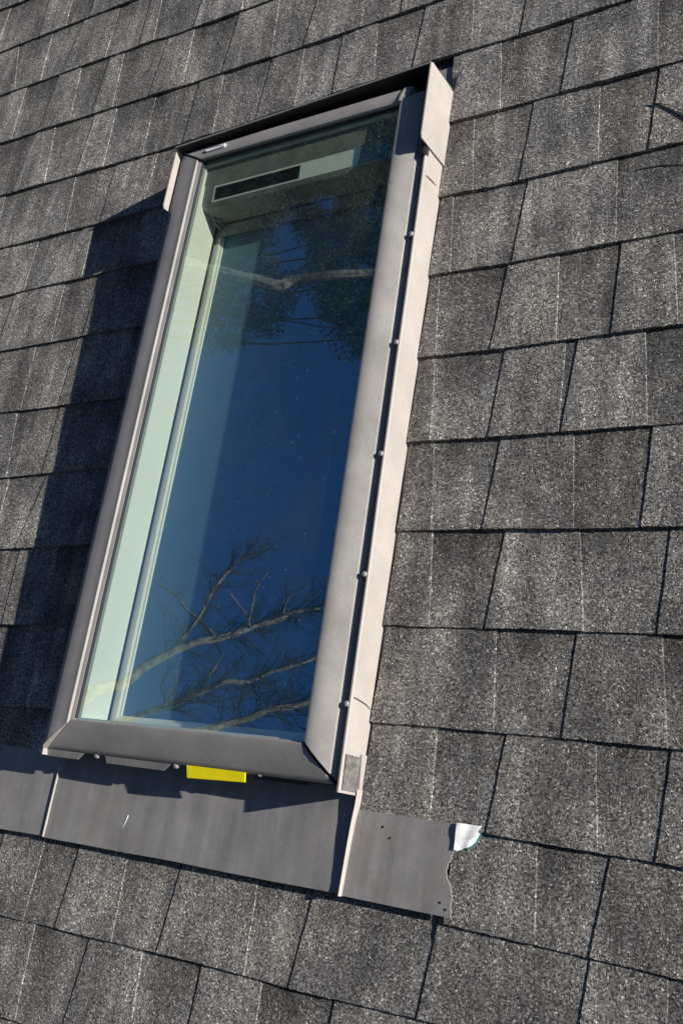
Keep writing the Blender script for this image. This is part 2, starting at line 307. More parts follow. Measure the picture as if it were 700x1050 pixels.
GLASS_COAT = (0.38, 0.73, 1.0, 1)
GLASS_REFL = 0.42
M = dict(
    shingle=shingle_material(),
    metal=metal_material('taupe_painted_metal', (0.262, 0.250, 0.238), 0.5, 0.6, True),
    sash=metal_material('taupe_sash_cladding', (0.285, 0.268, 0.248), 0.44, 0.6),
    pan=metal_material('sunlit_taupe_flashing', (0.37, 0.335, 0.305), 0.5, 0.35),  # paler copy of the taupe metal, sun-facing brightness put in the colour
    rubber=plain('black_rubber', (0.012, 0.012, 0.013), 0.7, 0.3, 200),
    frame=plain('black_frame', (0.02, 0.02, 0.021), 0.6, 0.3, 80),
    vinyl=plain('white_vinyl', (0.85, 0.85, 0.82), 0.45, 0.03, 12),
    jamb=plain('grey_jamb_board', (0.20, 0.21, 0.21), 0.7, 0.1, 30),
    rail=plain('grey_rail', (0.24, 0.25, 0.235), 0.55, 0.3, 22),
    screen=plain('insect_screen_mesh', (0.11, 0.20, 0.30), 0.9, 0.08, 300),
    dark=plain('unlit_black', (0.015, 0.016, 0.018), 0.9, 0.2, 10),
    glass=glass_material(True), clear=glass_material(False),
    yellow=plain('added_yellow_film', (0.93, 0.78, 0.0), 0.45, 0.04, 60),
    steel=plain('bright_steel', (0.42, 0.41, 0.39), 0.38, 0.35, 300, 0.4),
    black=plain('black_print', (0.006, 0.007, 0.008), 0.35, 0.5, 150),
    white=plain('white_print', (0.88, 0.88, 0.86), 0.5, 0.06, 60),
    blue=plain('shaded_print_blue', (0.10, 0.24, 0.42), 0.5, 0.08, 60),
    foam=plain('grey_foam', (0.13, 0.125, 0.115), 0.9, 0.5, 90),
    film=plain('white_plastic_film', (0.74, 0.75, 0.72), 0.4, 0.3, 55),
    teal=plain('teal_film', (0.12, 0.30, 0.33), 0.4, 0.3, 60),
    deck=plain('roof_deck', (0.02, 0.02, 0.02), 0.95, 0.3, 20),
    twig=plain('dry_wood', (0.055, 0.045, 0.036), 0.8, 0.5, 200),
    bark=plain('pale_brown_bark', (0.31, 0.165, 0.10), 0.9, 0.85, 26, bump=0.9),
    darkbark=plain('dark_bark', (0.035, 0.024, 0.018), 0.9, 0.4, 18),
    soil=plain('winter_lawn', (0.075, 0.08, 0.04), 0.95, 0.5, 1.5),
)

def leaf_material():
    m, nt, b = nodes('dark_green_leaf')
    L = nt.links.new
    tc = N(nt, 'ShaderNodeTexCoord')
    n1 = N(nt, 'ShaderNodeTexNoise', Scale=2.2, Detail=4.0); L(tc.outputs['Object'], n1.inputs['Vector'])
    r1 = ramp(nt, [(0.3, (0.055, 0.055, 0.030)), (0.7, (0.165, 0.130, 0.085))]); L(n1.outputs[0], r1.inputs[0])
    t = N(nt, 'ShaderNodeBsdfTranslucent'); L(r1.outputs[0], t.inputs['Color'])
    d = N(nt, 'ShaderNodeBsdfDiffuse'); L(r1.outputs[0], d.inputs['Color'])
    mx = N(nt, 'ShaderNodeMixShader'); mx.inputs[0].default_value = 0.45
    L(d.outputs[0], mx.inputs[1]); L(t.outputs[0], mx.inputs[2]); L(mx.outputs[0], nt.nodes['Material Output'].inputs['Surface'])
    return m
M['leaf'] = leaf_material()

# ------------------------------------------------------------------ roof covering
def interp(p, x):
    if x <= p[0][0]:
        return p[0][1]
    for (a, b), (c, d) in zip(p, p[1:]):
        if x <= c:
            t = (x - a) / (c - a)
            return b + (d - b) * t
    return p[-1][1]

def course(k, x):
    if k < 0:
        y = interp(COURSES[0], x) - 1.06 * k
    elif k > 16:
        y = interp(COURSES[16], x) - 1.0 * (k - 16)
    else:
        y = interp(COURSES[k], x)
    return y + 0.010 * noise.noise((x * 1.3, k * 7.3, 0.5)) + 0.006 * noise.noise((x * 14, k * 3.1, 2.5))

def XL(y):
    """left side of the skylight"""
    return -3.86 + 0.025 * (y + 4.75)

X_MIN, X_MAX = -24.0, 17.0
K_MIN, K_MAX = -13, 26
LIFT = 0.032
RAISE = 0.0088

class Sheet:
    def __init__(self):
        self.v = []; self.f = []; self.t = []
    def grid(self, pts, tone, tones=None):
        n = len(self.v)
        nu, nv = len(pts), len(pts[0])
        for i_, row in enumerate(pts):
            self.v += row
            self.t += tones[i_] if tones else [tone] * nv
        for i in range(nu - 1):
            for j in range(nv - 1):
                a = n + i * nv + j
                self.f.append((a, a + 1, a + nv + 1, a + nv))

sheet = Sheet()

def segment(k, l, r, tone, fine, band=0.0):
    """l, r = (x at top, x at bottom, height offset)"""
    w = max(r[0] - l[0], r[1] - l[1])
    nx = max(2, int(w / (0.035 if fine else 0.3))) + 1
    ny = 9 if fine else 3
    lift_at = lambda x: LIFT * (1.0 + 0.45 * noise.noise((x * 0.35, k * 5.7, 9.0)) + 0.2 * noise.noise((x * 2.2, k * 5.7, 4.0))) * (0.72 if k == 14 and x > 0.95 else 1.0)
    rows = []
    butt = []
    left_edge, right_edge = [], []
    for i in range(nx):
        u = i / (nx - 1)
        col = []
        for j in range(-1, ny):
            v = j / (ny - 1) if j >= 0 else -0.08
            x0 = l[0] + (l[1] - l[0]) * v
            x1 = r[0] + (r[1] - r[0]) * v
            je = 0.008
            x0 += je * noise.noise((l[0] * 9, v * 8, k * 1.7))
            x1 += je * noise.noise((r[0] * 9, v * 13, k * 1.7))
            x = x0 + (x1 - x0) * u
            yt, yb = course(k, x), course(k + 1, x)
            y = yt + (yb - yt) * v
            if j == ny - 1:
                y += 0.007 * noise.noise((x * 26, k * 11.0, 1.0)) + 0.003 * noise.noise((x * 80, k * 5.0, 1.0))
            z = -lift_at(x) * (1 - v) + l[2] + (r[2] - l[2]) * u
            z += 0.006 * noise.noise((x * 1.1, y * 1.1, 7.7)) * min(1, max(0, v * 2))
            col.append((x * U, y * U, z * U))
        rows.append(col)
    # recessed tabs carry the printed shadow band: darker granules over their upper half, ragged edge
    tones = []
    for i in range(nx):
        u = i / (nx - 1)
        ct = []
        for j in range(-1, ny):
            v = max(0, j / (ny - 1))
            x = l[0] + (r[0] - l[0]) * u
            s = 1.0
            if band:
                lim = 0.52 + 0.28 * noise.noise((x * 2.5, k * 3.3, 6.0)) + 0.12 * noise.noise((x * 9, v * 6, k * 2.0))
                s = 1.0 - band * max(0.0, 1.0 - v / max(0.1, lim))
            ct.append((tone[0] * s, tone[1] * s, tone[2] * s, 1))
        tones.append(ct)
    sheet.grid(rows, tone, tones)
    # butt (lower) edge and cut sides
    dn = 0.055 * U
    sheet.grid([[c[-1], (c[-1][0], c[-1][1] + 0.002 * U, c[-1][2] - dn)] for c in rows], tone)
    for side, flip in ((rows[0], True), (rows[-1], False)):
        dx = 0.0 if flip or r[2] <= 0 else 0.011 * U     # right-hand cut edges slope outward to catch the sun
        g = [[p, (p[0] + dx, p[1], p[2] - 0.014 * U), (p[0] + dx, p[1], p[2] - 0.03 * U)] for p in side]
        sheet.grid(g[::-1] if flip else g, tuple(c * 1.1 for c in tone[:3]) + (1,))  # cut sides coloured lighter to imitate sunlit edges

def holes(k):
    """x ranges left open in a band, with the cut at top and bottom"""
    if 4 <= k <= 12:
        j = 0.025 * rnd.uniform(-1, 1)
        yt, yb = course(k, 0), course(k + 1, 0)
        if k == 4:
            return [(XL(yt) - 0.04, XL(yb) - 0.04, -0.04, 0.012)]
        return [(XL(yt) - 0.04, XL(yb) - 0.04, 0.045 + j, 0.012 + 0.4 * j)]
    if k == 13:
        return [(-5.13, -5.13, 1.03, 1.03)]
    return []

for k in range(K_MIN, K_MAX):
    fineband = -2 <= k <= 16
    edges = [list(e) for e in EDGES.get(k, [])]
    if not edges:
        edges = [['D', rnd.uniform(-9, -8.4)] * 1 + [0]]
        edges[0][2] = edges[0][1] - 0.08
    out = []
    # extend to the right and to the left with fresh cuts
    def nxt(e, s):
        t = 'L' if e[0] == 'D' else 'D'
        w = rnd.uniform(0.55, 1.15)
        sl = -0.09 if t == 'D' else 0.04
        xm = (e[1] + e[2]) / 2 + s * w
        return [t, xm - sl / 2, xm + sl / 2]
    # fill wide unobserved stretches between known cuts (hidden or off-frame ones)
    full = [edges[0]]
    for e in edges[1:]:
        while (e[1] + e[2] - full[-1][1] - full[-1][2]) / 2 > 1.75 and not (full[-1][0] != e[0] and (e[1] + e[2] - full[-1][1] - full[-1][2]) / 2 < 2.0):
            full.append(nxt(full[-1], 1))
        if (e[1] + e[2] - full[-1][1] - full[-1][2]) / 2 < 0.2 and full[-1] is not edges[0] and full[-1][0] == e[0]:
            full.pop()
        full.append(e)
    while full[-1][1] < X_MAX:
        full.append(nxt(full[-1], 1))
    while full[0][1] > X_MIN:
        full.insert(0, nxt(full[0], -1))
    hs = holes(k)
    for a, b in zip(full, full[1:]):
        zl = RAISE if a[0] == 'D' else 0.0
        zr = RAISE if b[0] == 'L' else 0.0
        raised = a[0] == 'D'
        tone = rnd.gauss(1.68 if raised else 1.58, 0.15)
        warm = rnd.uniform(-0.012, 0.012)
        col = (tone * (1 + warm), tone, tone * (1 - warm), 1)
        pieces = [((a[1], a[2], zl), (b[1], b[2], zr))]
        for h in hs:
            res = []
            for l, r in pieces:
                if r[1] <= h[0] or l[1] >= h[3]:
                    res.append((l, r)); continue
                if l[1] < h[1] and l[0] < h[0]:
                    res.append((l, (h[0], h[1], zr)))
                if r[1] > h[3] and r[0] > h[2]:
                    res.append(((h[2], h[3], zl), r))
                elif r[0] > h[2] - 0.2 and r[1] > h[3]:
                    res.append(((min(h[2], r[0] - 0.01), h[3], zl), r))
            pieces = res
        for l, r in pieces:
            fine = fineband and r[0] > -11.5 and l[0] < 4.2
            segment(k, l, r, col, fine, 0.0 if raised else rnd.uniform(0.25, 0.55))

roof = thing('shingle_roof', 'pitched roof of weathered dark grey asphalt shingles around the skylight', 'roof', (0, 0, 0))
me = bpy.data.meshes.new('shingles')
me.from_pydata(sheet.v, [], sheet.f)
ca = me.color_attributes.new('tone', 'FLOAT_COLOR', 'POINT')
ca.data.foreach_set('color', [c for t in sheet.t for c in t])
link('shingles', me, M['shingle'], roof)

# deck with an opening for the light shaft
d = MB()
ox0, ox1, oy0, oy1 = -3.72, -0.12, -12.70, -4.80
z0, z1 = -1.0, -0.075
ymax, ymin = course(K_MIN, 0) - 0.02, course(K_MAX, 0) + 0.02
d.box(X_MIN + 1, ox0, ymin, ymax, z0, z1)
d.box(ox1, X_MAX - 1, ymin, ymax, z0, z1)
d.box(ox0, ox1, oy1, ymax, z0, z1)
d.box(ox0, ox1, ymin, oy0, z0, z1)
d.build('roof_deck', M['deck'], roof)

# ------------------------------------------------------------------ skylight
BASE = (0.0, -12.8, 0.0)
sky_win = thing('skylight', 'tall fixed roof window in a taupe metal frame with dark reflecting glass', 'skylight', BASE)

def warp(x, y, z):
    w = XL(y)
    if x > 0:
        return (x, y, z)
    if x < -4.0:
        return (x + 4.0 + w, y, z)
    return (x * w / -4.0, y, z)

def part(mb, name, mat, parent=sky_win, **kw):
    return mb.build(name, M[mat], parent, BASE, warp, **kw)

# raised frame body under the cladding
b = MB()
b.box(-3.90, -3.57, -12.74, -4.80, -0.07, 0.31)
b.box(-0.46, -0.10, -12.74, -4.80, -0.07, 0.31)
b.box(-3.57, -0.46, -12.74, -12.44, -0.07, 0.31)
b.box(-3.57, -0.46, -5.00, -4.80, -0.07, 0.31)
part(b, 'window_frame', 'frame')

# sash cladding: four mitred members
def member(points_a, points_b, name, bevel=0):
    mb = MB(); mb.prism(points_a, points_b)
    return part(mb, name, 'sash', smooth=True)

XO_L, XO_R, YO_T, YO_B = -3.975, -0.075, -4.775, -12.79
g = 0.006
# (distance from outer edge, height)
left_prof = [(0.0, 0.315), (0.0, 0.40), (0.012, 0.428), (0.045, 0.446), (0.10, 0.455), (0.22, 0.460), (0.31, 0.462), (0.330, 0.468), (0.345, 0.466), (0.352, 0.436), (0.38, 0.434), (0.405, 0.428), (0.412, 0.404), (0.412, 0.315)]
right_prof = [(0.0, 0.315), (0.0, 0.322), (0.012, 0.336), (0.060, 0.356), (0.066, 0.382), (0.10, 0.400), (0.18, 0.440), (0.25, 0.463), (0.31, 0.470), (0.345, 0.462), (0.362, 0.43), (0.372, 0.404), (0.372, 0.315)]
bot_prof = [(0.0, 0.295), (0.0, 0.320), (0.012, 0.338), (0.05, 0.358), (0.12, 0.388), (0.22, 0.424), (0.31, 0.450), (0.345, 0.452), (0.36, 0.41), (0.365, 0.404), (0.365, 0.315)]
top_prof = [(0.0, 0.315), (0.0, 0.43), (0.02, 0.452), (0.08, 0.468), (0.16, 0.474), (0.20, 0.462), (0.215, 0.42), (0.22, 0.404), (0.22, 0.315)]
WL, WR, WT, WB = 0.42, 0.372, 0.22, 0.365
member([(XO_L + u, YO_T - 0.02 - u * WT / WL, z) for u, z in left_prof],
       [(XO_L + u, YO_B + g + u * WB / WL, z) for u, z in left_prof], 'sash_cladding')
member([(XO_R - u, YO_T - 0.02 - u * WT / WR, z) for u, z in right_prof],
       [(XO_R - u, YO_B + 0.03 + u * WB / WR, z) for u, z in right_prof], 'sash_cladding')
member([(XO_L + g + u * WL / WB, YO_B + u, z) for u, z in bot_prof],
       [(XO_R - 0.03 - u * WR / WB, YO_B + u, z) for u, z in bot_prof], 'sash_cladding')
member([(XO_L + 0.03 + u * WL / WT, YO_T - u, z) for u, z in top_prof],
       [(XO_R - 0.30 - u * 0.35, YO_T - u, z) for u, z in top_prof], 'sash_cladding')
# folded end cap of the top member at the right
b = MB()
for s in (0.0, 0.05):
    b.prism([(XO_R - 0.285 - u * 0.35 + s, YO_T - u, z + 0.022 - s * 0.3) for u, z in top_prof],
            [(XO_R - 0.25 - u * 0.35 + s, YO_T - u, z + 0.016 - s * 0.3) for u, z in top_prof])
part(b, 'end_cap', 'sash')
# thin filler under the mitre gaps
b = MB()
b.box(-0.47, -0.09, -12.78, -4.80, 0.312, 0.335)
b.box(-3.96, -3.58, -12.78, -4.80, 0.312, 0.335)
part(b, 'gasket', 'rubber')

b = MB(); b.box(-3.562, -3.552, -12.42, -5.0, 0.39, 0.427)
b.box(-3.56, -0.45, -5.005, -4.996, 0.39, 0.43)
part(b, 'gasket', 'rubber')
# glass unit
b = MB()
b.box(-3.585, -0.435, -12.46, -4.985, 0.366, 0.398)
pane = part(b, 'glass_pane', 'glass')
pane.data.materials.append(M['clear'])
for p in pane.data.polygons:
    p.material_index = 0 if p.normal.z > 0.5 else 1

def ring(mb, x0, x1, y0, y1, t, z0, z1):
    mb.box(x0, x0 + t, y0, y1, z0, z1)
    mb.box(x1 - t, x1, y0, y1, z0, z1)
    mb.box(x0 + t, x1 - t, y0, y0 + t, z0, z1)
    mb.box(x0 + t, x1 - t, y1 - t, y1, z0, z1)

b = MB(); ring(b, -3.565, -0.465, -12.435, -5.005, 0.03, -0.055, 0.360)
part(b, 'inner_sash', 'vinyl')
b = MB(); ring(b, -3.565, -0.465, -12.435, -5.005, 0.012, -0.115, -0.056)
part(b, 'seal', 'rubber')
b = MB(); ring(b, -3.60, -0.43, -12.47, -4.97, 0.150, -0.150, -0.116)
part(b, 'screen_frame', 'vinyl', bevel=0.010)
b = MB(); ring(b, -3.60, -0.43, -12.47, -4.97, 0.175, -0.176, -0.152)
part(b, 'screen_bead', 'vinyl')
b = MB(); b.box(-3.60, -0.43, -12.47, -4.97, -0.200, -0.180)
part(b, 'insect_screen', 'screen')
b = MB(); ring(b, -3.64, -0.39, -12.50, -4.94, 0.15, -0.92, -0.202)
part(b, 'jamb', 'jamb')
# light shaft and its closed bottom, coloured near-black to look unlit
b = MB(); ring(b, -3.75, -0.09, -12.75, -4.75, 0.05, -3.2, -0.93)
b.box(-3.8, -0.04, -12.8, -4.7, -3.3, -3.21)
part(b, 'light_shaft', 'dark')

# ventilation rail across the head, seen through the glass
b = MB()
prof = [(-5.04, 0.32), (-5.30, 0.318), (-5.335, 0.300), (-5.59, 0.286), (-5.64, 0.25), (-5.67, 0.0), (-5.66, -0.08), (-5.60, -0.10), (-5.04, -0.10)]
b.prism([(-3.535, y, z) for y, z in prof], [(-0.49, y, z) for y, z in prof])
rail = part(b, 'ventilation_rail', 'rail', smooth=True)
def plate(x0, x1, y0, y1, h, name, mat, parent):
    zz = lambda y: 0.300 + (0.286 - 0.300) * (y + 5.335) / (-5.59 + 5.335)
    mb = MB()
    lo = [(x0, y0, zz(y0)), (x1, y0, zz(y0)), (x1, y1, zz(y1)), (x0, y1, zz(y1))]
    mb.prism(lo, [(x, y, z + h) for x, y, z in lo])
    return part(mb, name, mat, parent)
plate(-3.36, -0.62, -5.585, -5.345, 0.006, 'label_strip', 'white', rail)
plate(-3.32, -1.92, -5.560, -5.375, 0.009, 'label_panel', 'black', rail)
plate(-1.10, -0.625, -5.583, -5.347, 0.008, 'label_panel', 'blue', rail)  # blue stands in for the sash shadow on the white strip's end
b = MB(); b.box(-3.535, -3.40, -5.74, -5.42, -0.14, 0.10)
part(b, 'end_cap', 'rail', rail, bevel=0.04)
b = MB(); b.box(-3.50, -0.49, -5.85, -5.68, -0.115, -0.095)
part(b, 'lower_flap', 'rail', rail)

# side flashings (upstand with a folded lip, and the flange under the shingles)
for side in (1, -1):
    if side > 0:
        px = [(0.0, -0.055), (0.0, 0.375), (-0.008, 0.388), (-0.026, 0.388), (-0.026, 0.36), (-0.018, 0.36), (-0.018, -0.062), (0.55, -0.062), (0.55, -0.055)]
    else:
        px = [(-4.0, -0.055), (-4.0, 0.375), (-3.995, 0.388), (-3.982, 0.388), (-3.982, 0.36), (-3.988, 0.36), (-3.988, -0.062), (-4.55, -0.062), (-4.55, -0.055)]
    ys = [-4.9] + [-4.9 - (12.86 - 4.9) * i / 24 for i in range(1, 25)]
    mb = MB()
    loops = []
    for y in ys:
        wv = 0.006 * noise.noise((y * 0.9, side * 3.3, 0)) * side
        loops.append([(x + wv, y, z) for x, z in px])
    n = len(px)
    mb.add([p for lp in loops for p in lp], [(i * n + j, i * n + (j + 1) % n, (i + 1) * n + (j + 1) % n, (i + 1) * n + j) for i in range(len(ys) - 1) for j in range(n)]
           + [tuple(range(n)), tuple((len(ys) - 1) * n + j for j in range(n))[::-1]])
    fl = part(mb, 'side_flashing', 'pan')
    if side > 0:
        # overlap joint, foam plug and folded corner at the foot of the right flashing
        q = MB()
        q.prism([(0.004, -12.50, 0.36), (0.004, -12.50, 0.10), (0.004, -12.83, 0.085), (0.004, -12.83, 0.35)],
                [(0.012, -12.50, 0.36), (0.012, -12.50, 0.10), (0.012, -12.83, 0.085), (0.012, -12.83, 0.35)])
        part(q, 'foam_patch', 'foam', fl)
        q = MB()
        q.prism([(0.004, -12.47, 0.09), (0.004, -12.47, -0.03), (0.004, -13.02, -0.03), (0.004, -12.90, 0.05)],
                [(0.02, -12.47, 0.09), (0.02, -12.47, -0.03), (0.02, -13.02, -0.03), (0.02, -12.90, 0.05)])
        part(q, 'corner_fold', 'pan', fl)

# head flashing: back upstand, sloping cover sheet and two ears
HY = lambda x: -4.625 - 0.125 * (-x / 4.0)      # the head sits slightly askew
b = MB()
for xa, xb in ((-4.0, 0.012),):
    b.prism([(xa, HY(xa), 0.545), (xa, HY(xa) - 0.012, 0.552), (xa, HY(xa) - 0.010, 0.566), (xa, HY(xa) + 0.006, 0.566), (xa, HY(xa) + 0.06, -0.03), (xa, HY(xa) + 0.45, -0.045), (xa, HY(xa) + 0.45, -0.06), (xa, HY(xa) + 0.05, -0.06)],
            [(xb, HY(xb), 0.545), (xb, HY(xb) - 0.012, 0.552), (xb, HY(xb) - 0.010, 0.566), (xb, HY(xb) + 0.006, 0.566), (xb, HY(xb) + 0.06, -0.03), (xb, HY(xb) + 0.45, -0.045), (xb, HY(xb) + 0.45, -0.06), (xb, HY(xb) + 0.05, -0.06)])
head = part(b, 'head_flashing', 'metal')
b = MB()  # upstand front coloured black for its shade; the sheet itself is metal
b.prism([(-3.99, HY(-4.0) - 0.012, 0.0), (-3.99, HY(-4.0) - 0.002, 0.0), (-3.99, HY(-4.0) - 0.002, 0.548), (-3.99, HY(-4.0) - 0.012, 0.548)],
        [(0.010, HY(0) - 0.012, 0.0), (0.010, HY(0) - 0.002, 0.0), (0.010, HY(0) - 0.002, 0.548), (0.010, HY(0) - 0.012, 0.548)])
b.box(-3.90, -0.10, -4.78, -4.77, 0.1, 0.36)
part(b, 'shaded_upstand', 'rubber', head)
for x0, x1, h in ((0.006, 0.022, 0.575), (-4.022, -4.004, 0.525)):
    b = MB()
    t = HY(x0) + 0.02
    lo = [(t, -0.04), (t - 0.01, h - 0.04), (t - 0.04, h), (-5.63, h), (-5.67, h - 0.02), (-5.645, -0.03)]
    b.prism([(x0, y, z) for y, z in lo], [(x1, y, z) for y, z in lo])
    part(b, 'side_cheek', 'pan', head)
b = MB()  # black sheet standing in for the dark gap beside the cheek
b.prism([(0.0, -4.42, -0.03), (0.062, -4.405, -0.03), (0.050, -4.56, -0.03), (0.024, -4.60, -0.03)],
        [(0.0, -4.42, 0.016), (0.062, -4.405, 0.012), (0.050, -4.56, 0.012), (0.024, -4.60, 0.016)])
part(b, 'corner_gap_patch', 'rubber', head)
b = MB()
b.box(-0.062, 0.010, -5.78, -5.60, 0.33, 0.42)
part(b, 'rubber_block', 'rubber', head, bevel=0.015)

# apron flashing below the frame: three sheets joined by standing seams
def apron_z(y):
    return 0.008 + 0.030 * (-12.9 - y) / 0.88
def sheet_mesh(outline, n=1):
    mb = MB()
    mb.prism([(x, y, apron_z(y) - 0.006) for x, y in outline], [(x, y, apron_z(y) + 0.010) for x, y in outline])
    return mb
b = MB()
xs = [-4.02 + 4.0 * i / 40 for i in range(41)]
lower = [(x, -13.765 + 0.005 * math.sin(x * 2.2) - 0.01 * noise.noise((x, 2, 2))) for x in xs]
nxv, nyv = 41, 14
vv, ff = [], []
for layer in (0.010, -0.006):
    for i, x in enumerate(xs):
        for j in range(nyv):
            y = -12.70 + (lower[i][1] + 12.70) * j / (nyv - 1)
            dent = 0.016 * noise.noise((x * 1.6, y * 2.0, 3.0)) - 0.012 * math.exp(-((x + 1.95) ** 2 + (y + 13.3) ** 2) / 0.02)
            fold = 0.004 if j >= nyv - 2 else 0.0
            vv.append((x, y, apron_z(y) + layer + dent + fold))
nl = nxv * nyv
for i in range(nxv - 1):
    for j in range(nyv - 1):
        a = i * nyv + j
        ff.append((a, a + nyv, a + nyv + 1, a + 1))
        ff.append((nl + a, nl + a + 1, nl + a + nyv + 1, nl + a + nyv))
for i in range(nxv - 1):
    for j in (0, nyv - 1):
        a = i * nyv + j
        ff.append((a, a + nyv, nl + a + nyv, nl + a))
for j in range(nyv - 1):
    for i in (0, nxv - 1):
        a = i * nyv + j
        ff.append((a, a + 1, nl + a + 1, nl + a))
b.add(vv, ff)
apron = part(b, 'apron_flashing', 'metal', smooth=True)
q = sheet_mesh([(-5.12, -12.80), (-4.03, -12.80), (-4.02, -13.755), (-4.92, -13.77), (-5.13, -13.74)])
part(q, 'apron_wing', 'metal', apron)
TORN = [(0, 1.068), (0.17, 1.064), (0.30, 1.05), (0.37, 1.022), (0.43, 1.016), (0.48, 1.034), (0.54, 1.072), (0.63, 1.100), (0.71, 1.094), (0.80, 1.112)]
q = sheet_mesh([(0.0, -12.98), *[(interp(TORN, t) + 0.007 * noise.noise((t * 30, 3, 3)) + 0.004 * noise.noise((t * 90, 1, 3)), -12.99 - t) for t in [0.0125 * i for i in range(65)]],
                (0.5, -13.785), (-0.035, -13.778)])
part(q, 'apron_wing', 'metal', apron)
def seam(pts, w, h):
    mb = MB()
    loops = []
    for x, y, k in pts:
        z = apron_z(y) + 0.006
        loops.append([(x - w, y, z), (x - w * 0.8, y, z + h * k), (x, y, z + h * k * 1.15), (x + w * 0.9, y, z + h * k * 0.9), (x + w * 1.5, y, z)])
    n = 5
    mb.add([p for l in loops for p in l], [(i * n + j, i * n + (j + 1) % n, (i + 1) * n + (j + 1) % n, (i + 1) * n + j) for i in range(len(loops) - 1) for j in range(n)]
           + [tuple(range(n)), tuple((len(loops) - 1) * n + j for j in range(n))[::-1]])
    return mb
part(seam([(-4.035, -12.95, 1), (-4.028, -13.3, 1), (-4.02, -13.76, 0.9)], 0.011, 0.024), 'standing_seam', 'pan', apron, smooth=True)
part(seam([(0.02, -12.80, 1.8), (0.012, -12.95, 1.6), (-0.008, -13.08, 1.3), (-0.022, -13.3, 1.15), (-0.04, -13.785, 1.0)], 0.011, 0.040), 'standing_seam', 'pan', apron, smooth=True)
for x, y, l in ((-2.83, -13.38, 0.17),):
    q = MB()
    zz = apron_z(y) + 0.010
    q.prism([(x, y, zz), (x + 0.007, y, zz), (x + 0.003 - l * 0.25, y - l, zz), (x - l * 0.25, y - l, zz)],
            [(x, y, zz + 0.006), (x + 0.007, y, zz + 0.003), (x + 0.003 - l * 0.25, y - l, zz + 0.006), (x - l * 0.25, y - l, zz + 0.006)])
    part(q, 'bright_scratch', 'white', apron)
# nail holes in the right wing
for x, y in ((0.31, -13.11), (0.40, -13.20), (1.05, -13.73), (0.99, -13.68)):
    q = MB()
    r = 0.012
    ring_ = [(x + r * math.cos(t * math.pi / 4), y + r * math.sin(t * math.pi / 4)) for t in range(8)]
    q.prism([(a, c, apron_z(c) + 0.008) for a, c in ring_], [(a, c, apron_z(c) + 0.013) for a, c in ring_])
    part(q, 'nail_head', 'rubber', apron)

# hardware along the lower edge of the sash
b = MB()
b.box(-3.96, -0.09, -12.80, -12.73, 0.255, 0.30)
part(b, 'drip_rail', 'frame')
def clip(x0, x1, name='sash_clip', mat='metal', y0=-12.792, y1=-12.868, z=0.312, inset=0.10):
    q = MB()
    lo = [(x0, y0, z), (x1, y0, z), (x1 - inset, y1, z - 0.025), (x0 + 0.02, y1, z - 0.025)]
    q.prism(lo, [(x, y, zz + 0.012) for x, y, zz in lo])
    return part(q, name, mat, bevel=0.003, segs=1)
clip(-4.02, -3.40)
clip(-3.08, -2.13)
b = MB()  # flat yellow covering patch, made into an added plate
lo = [(-1.91, -12.775, 0.322), (-1.145, -12.772, 0.322), (-1.14, -12.880, 0.305), (-1.885, -12.910, 0.305)]
b.prism(lo, [(x, y, z + 0.014) for x, y, z in lo])
part(b, 'added_yellow_plate', 'yellow', bevel=0.004)
clip(-1.10, -0.40, 'under_sash_bar_or_gap_shade', 'frame', -12.76, -12.83, 0.27, 0.02)  # dark bar added to blacken the shaded gap beside the yellow plate
clip(-0.95, -0.12, 'under_sash_bar_or_gap_shade', 'metal', -12.775, -12.80, 0.295, 0.0)

def screw(x, y, z, r, nrm='z'):
    q = MB()
    rings = [(r, 0), (r, 0.35 * r), (0.8 * r, 0.75 * r), (0.35 * r, 0.95 * r)]
    vs, fs = [], []
    for rr, h in rings:
        for t in range(12):
            a = t * math.pi / 6
            if nrm == 'z':
                vs.append((x + rr * math.cos(a), y + rr * math.sin(a), z + h))
            elif nrm == 'x':
                vs.append((x + h, y + rr * math.cos(a), z + rr * math.sin(a)))
            else:
                vs.append((x + rr * math.cos(a), y - h, z + rr * math.sin(a)))
    for i in range(len(rings) - 1):
        for t in range(12):
            fs.append((i * 12 + t, i * 12 + (t + 1) % 12, (i + 1) * 12 + (t + 1) % 12, (i + 1) * 12 + t))
    fs.append(tuple(range(36, 48)))
    fs.append(tuple(range(12))[::-1])
    q.add(vs, fs)
    return part(q, 'screw', 'steel', smooth=True)
for y in (-6.80, -8.14, -9.43, -10.73, -12.03):
    screw(-0.052, y, 0.375, 0.031)
screw(-4.10, -12.80, 0.295, 0.036)
screw(-3.22, -12.79, 0.29, 0.040)
screw(-2.07, -12.79, 0.29, 0.042)
screw(-0.98, -12.775, 0.30, 0.034)
# small bright clip on the head member
b = MB()
b.prism([(-3.50, -4.865, 0.468), (-3.47, -4.905, 0.468), (-3.15, -4.90, 0.468), (-3.13, -4.865, 0.468), (-3.22, -4.862, 0.468), (-3.25, -4.878, 0.468)],
        [(-3.50, -4.865, 0.492), (-3.47, -4.905, 0.488), (-3.15, -4.90, 0.492), (-3.13, -4.865, 0.50), (-3.22, -4.862, 0.50), (-3.25, -4.878, 0.492)])
part(b, 'retaining_clip', 'white', bevel=0.004)

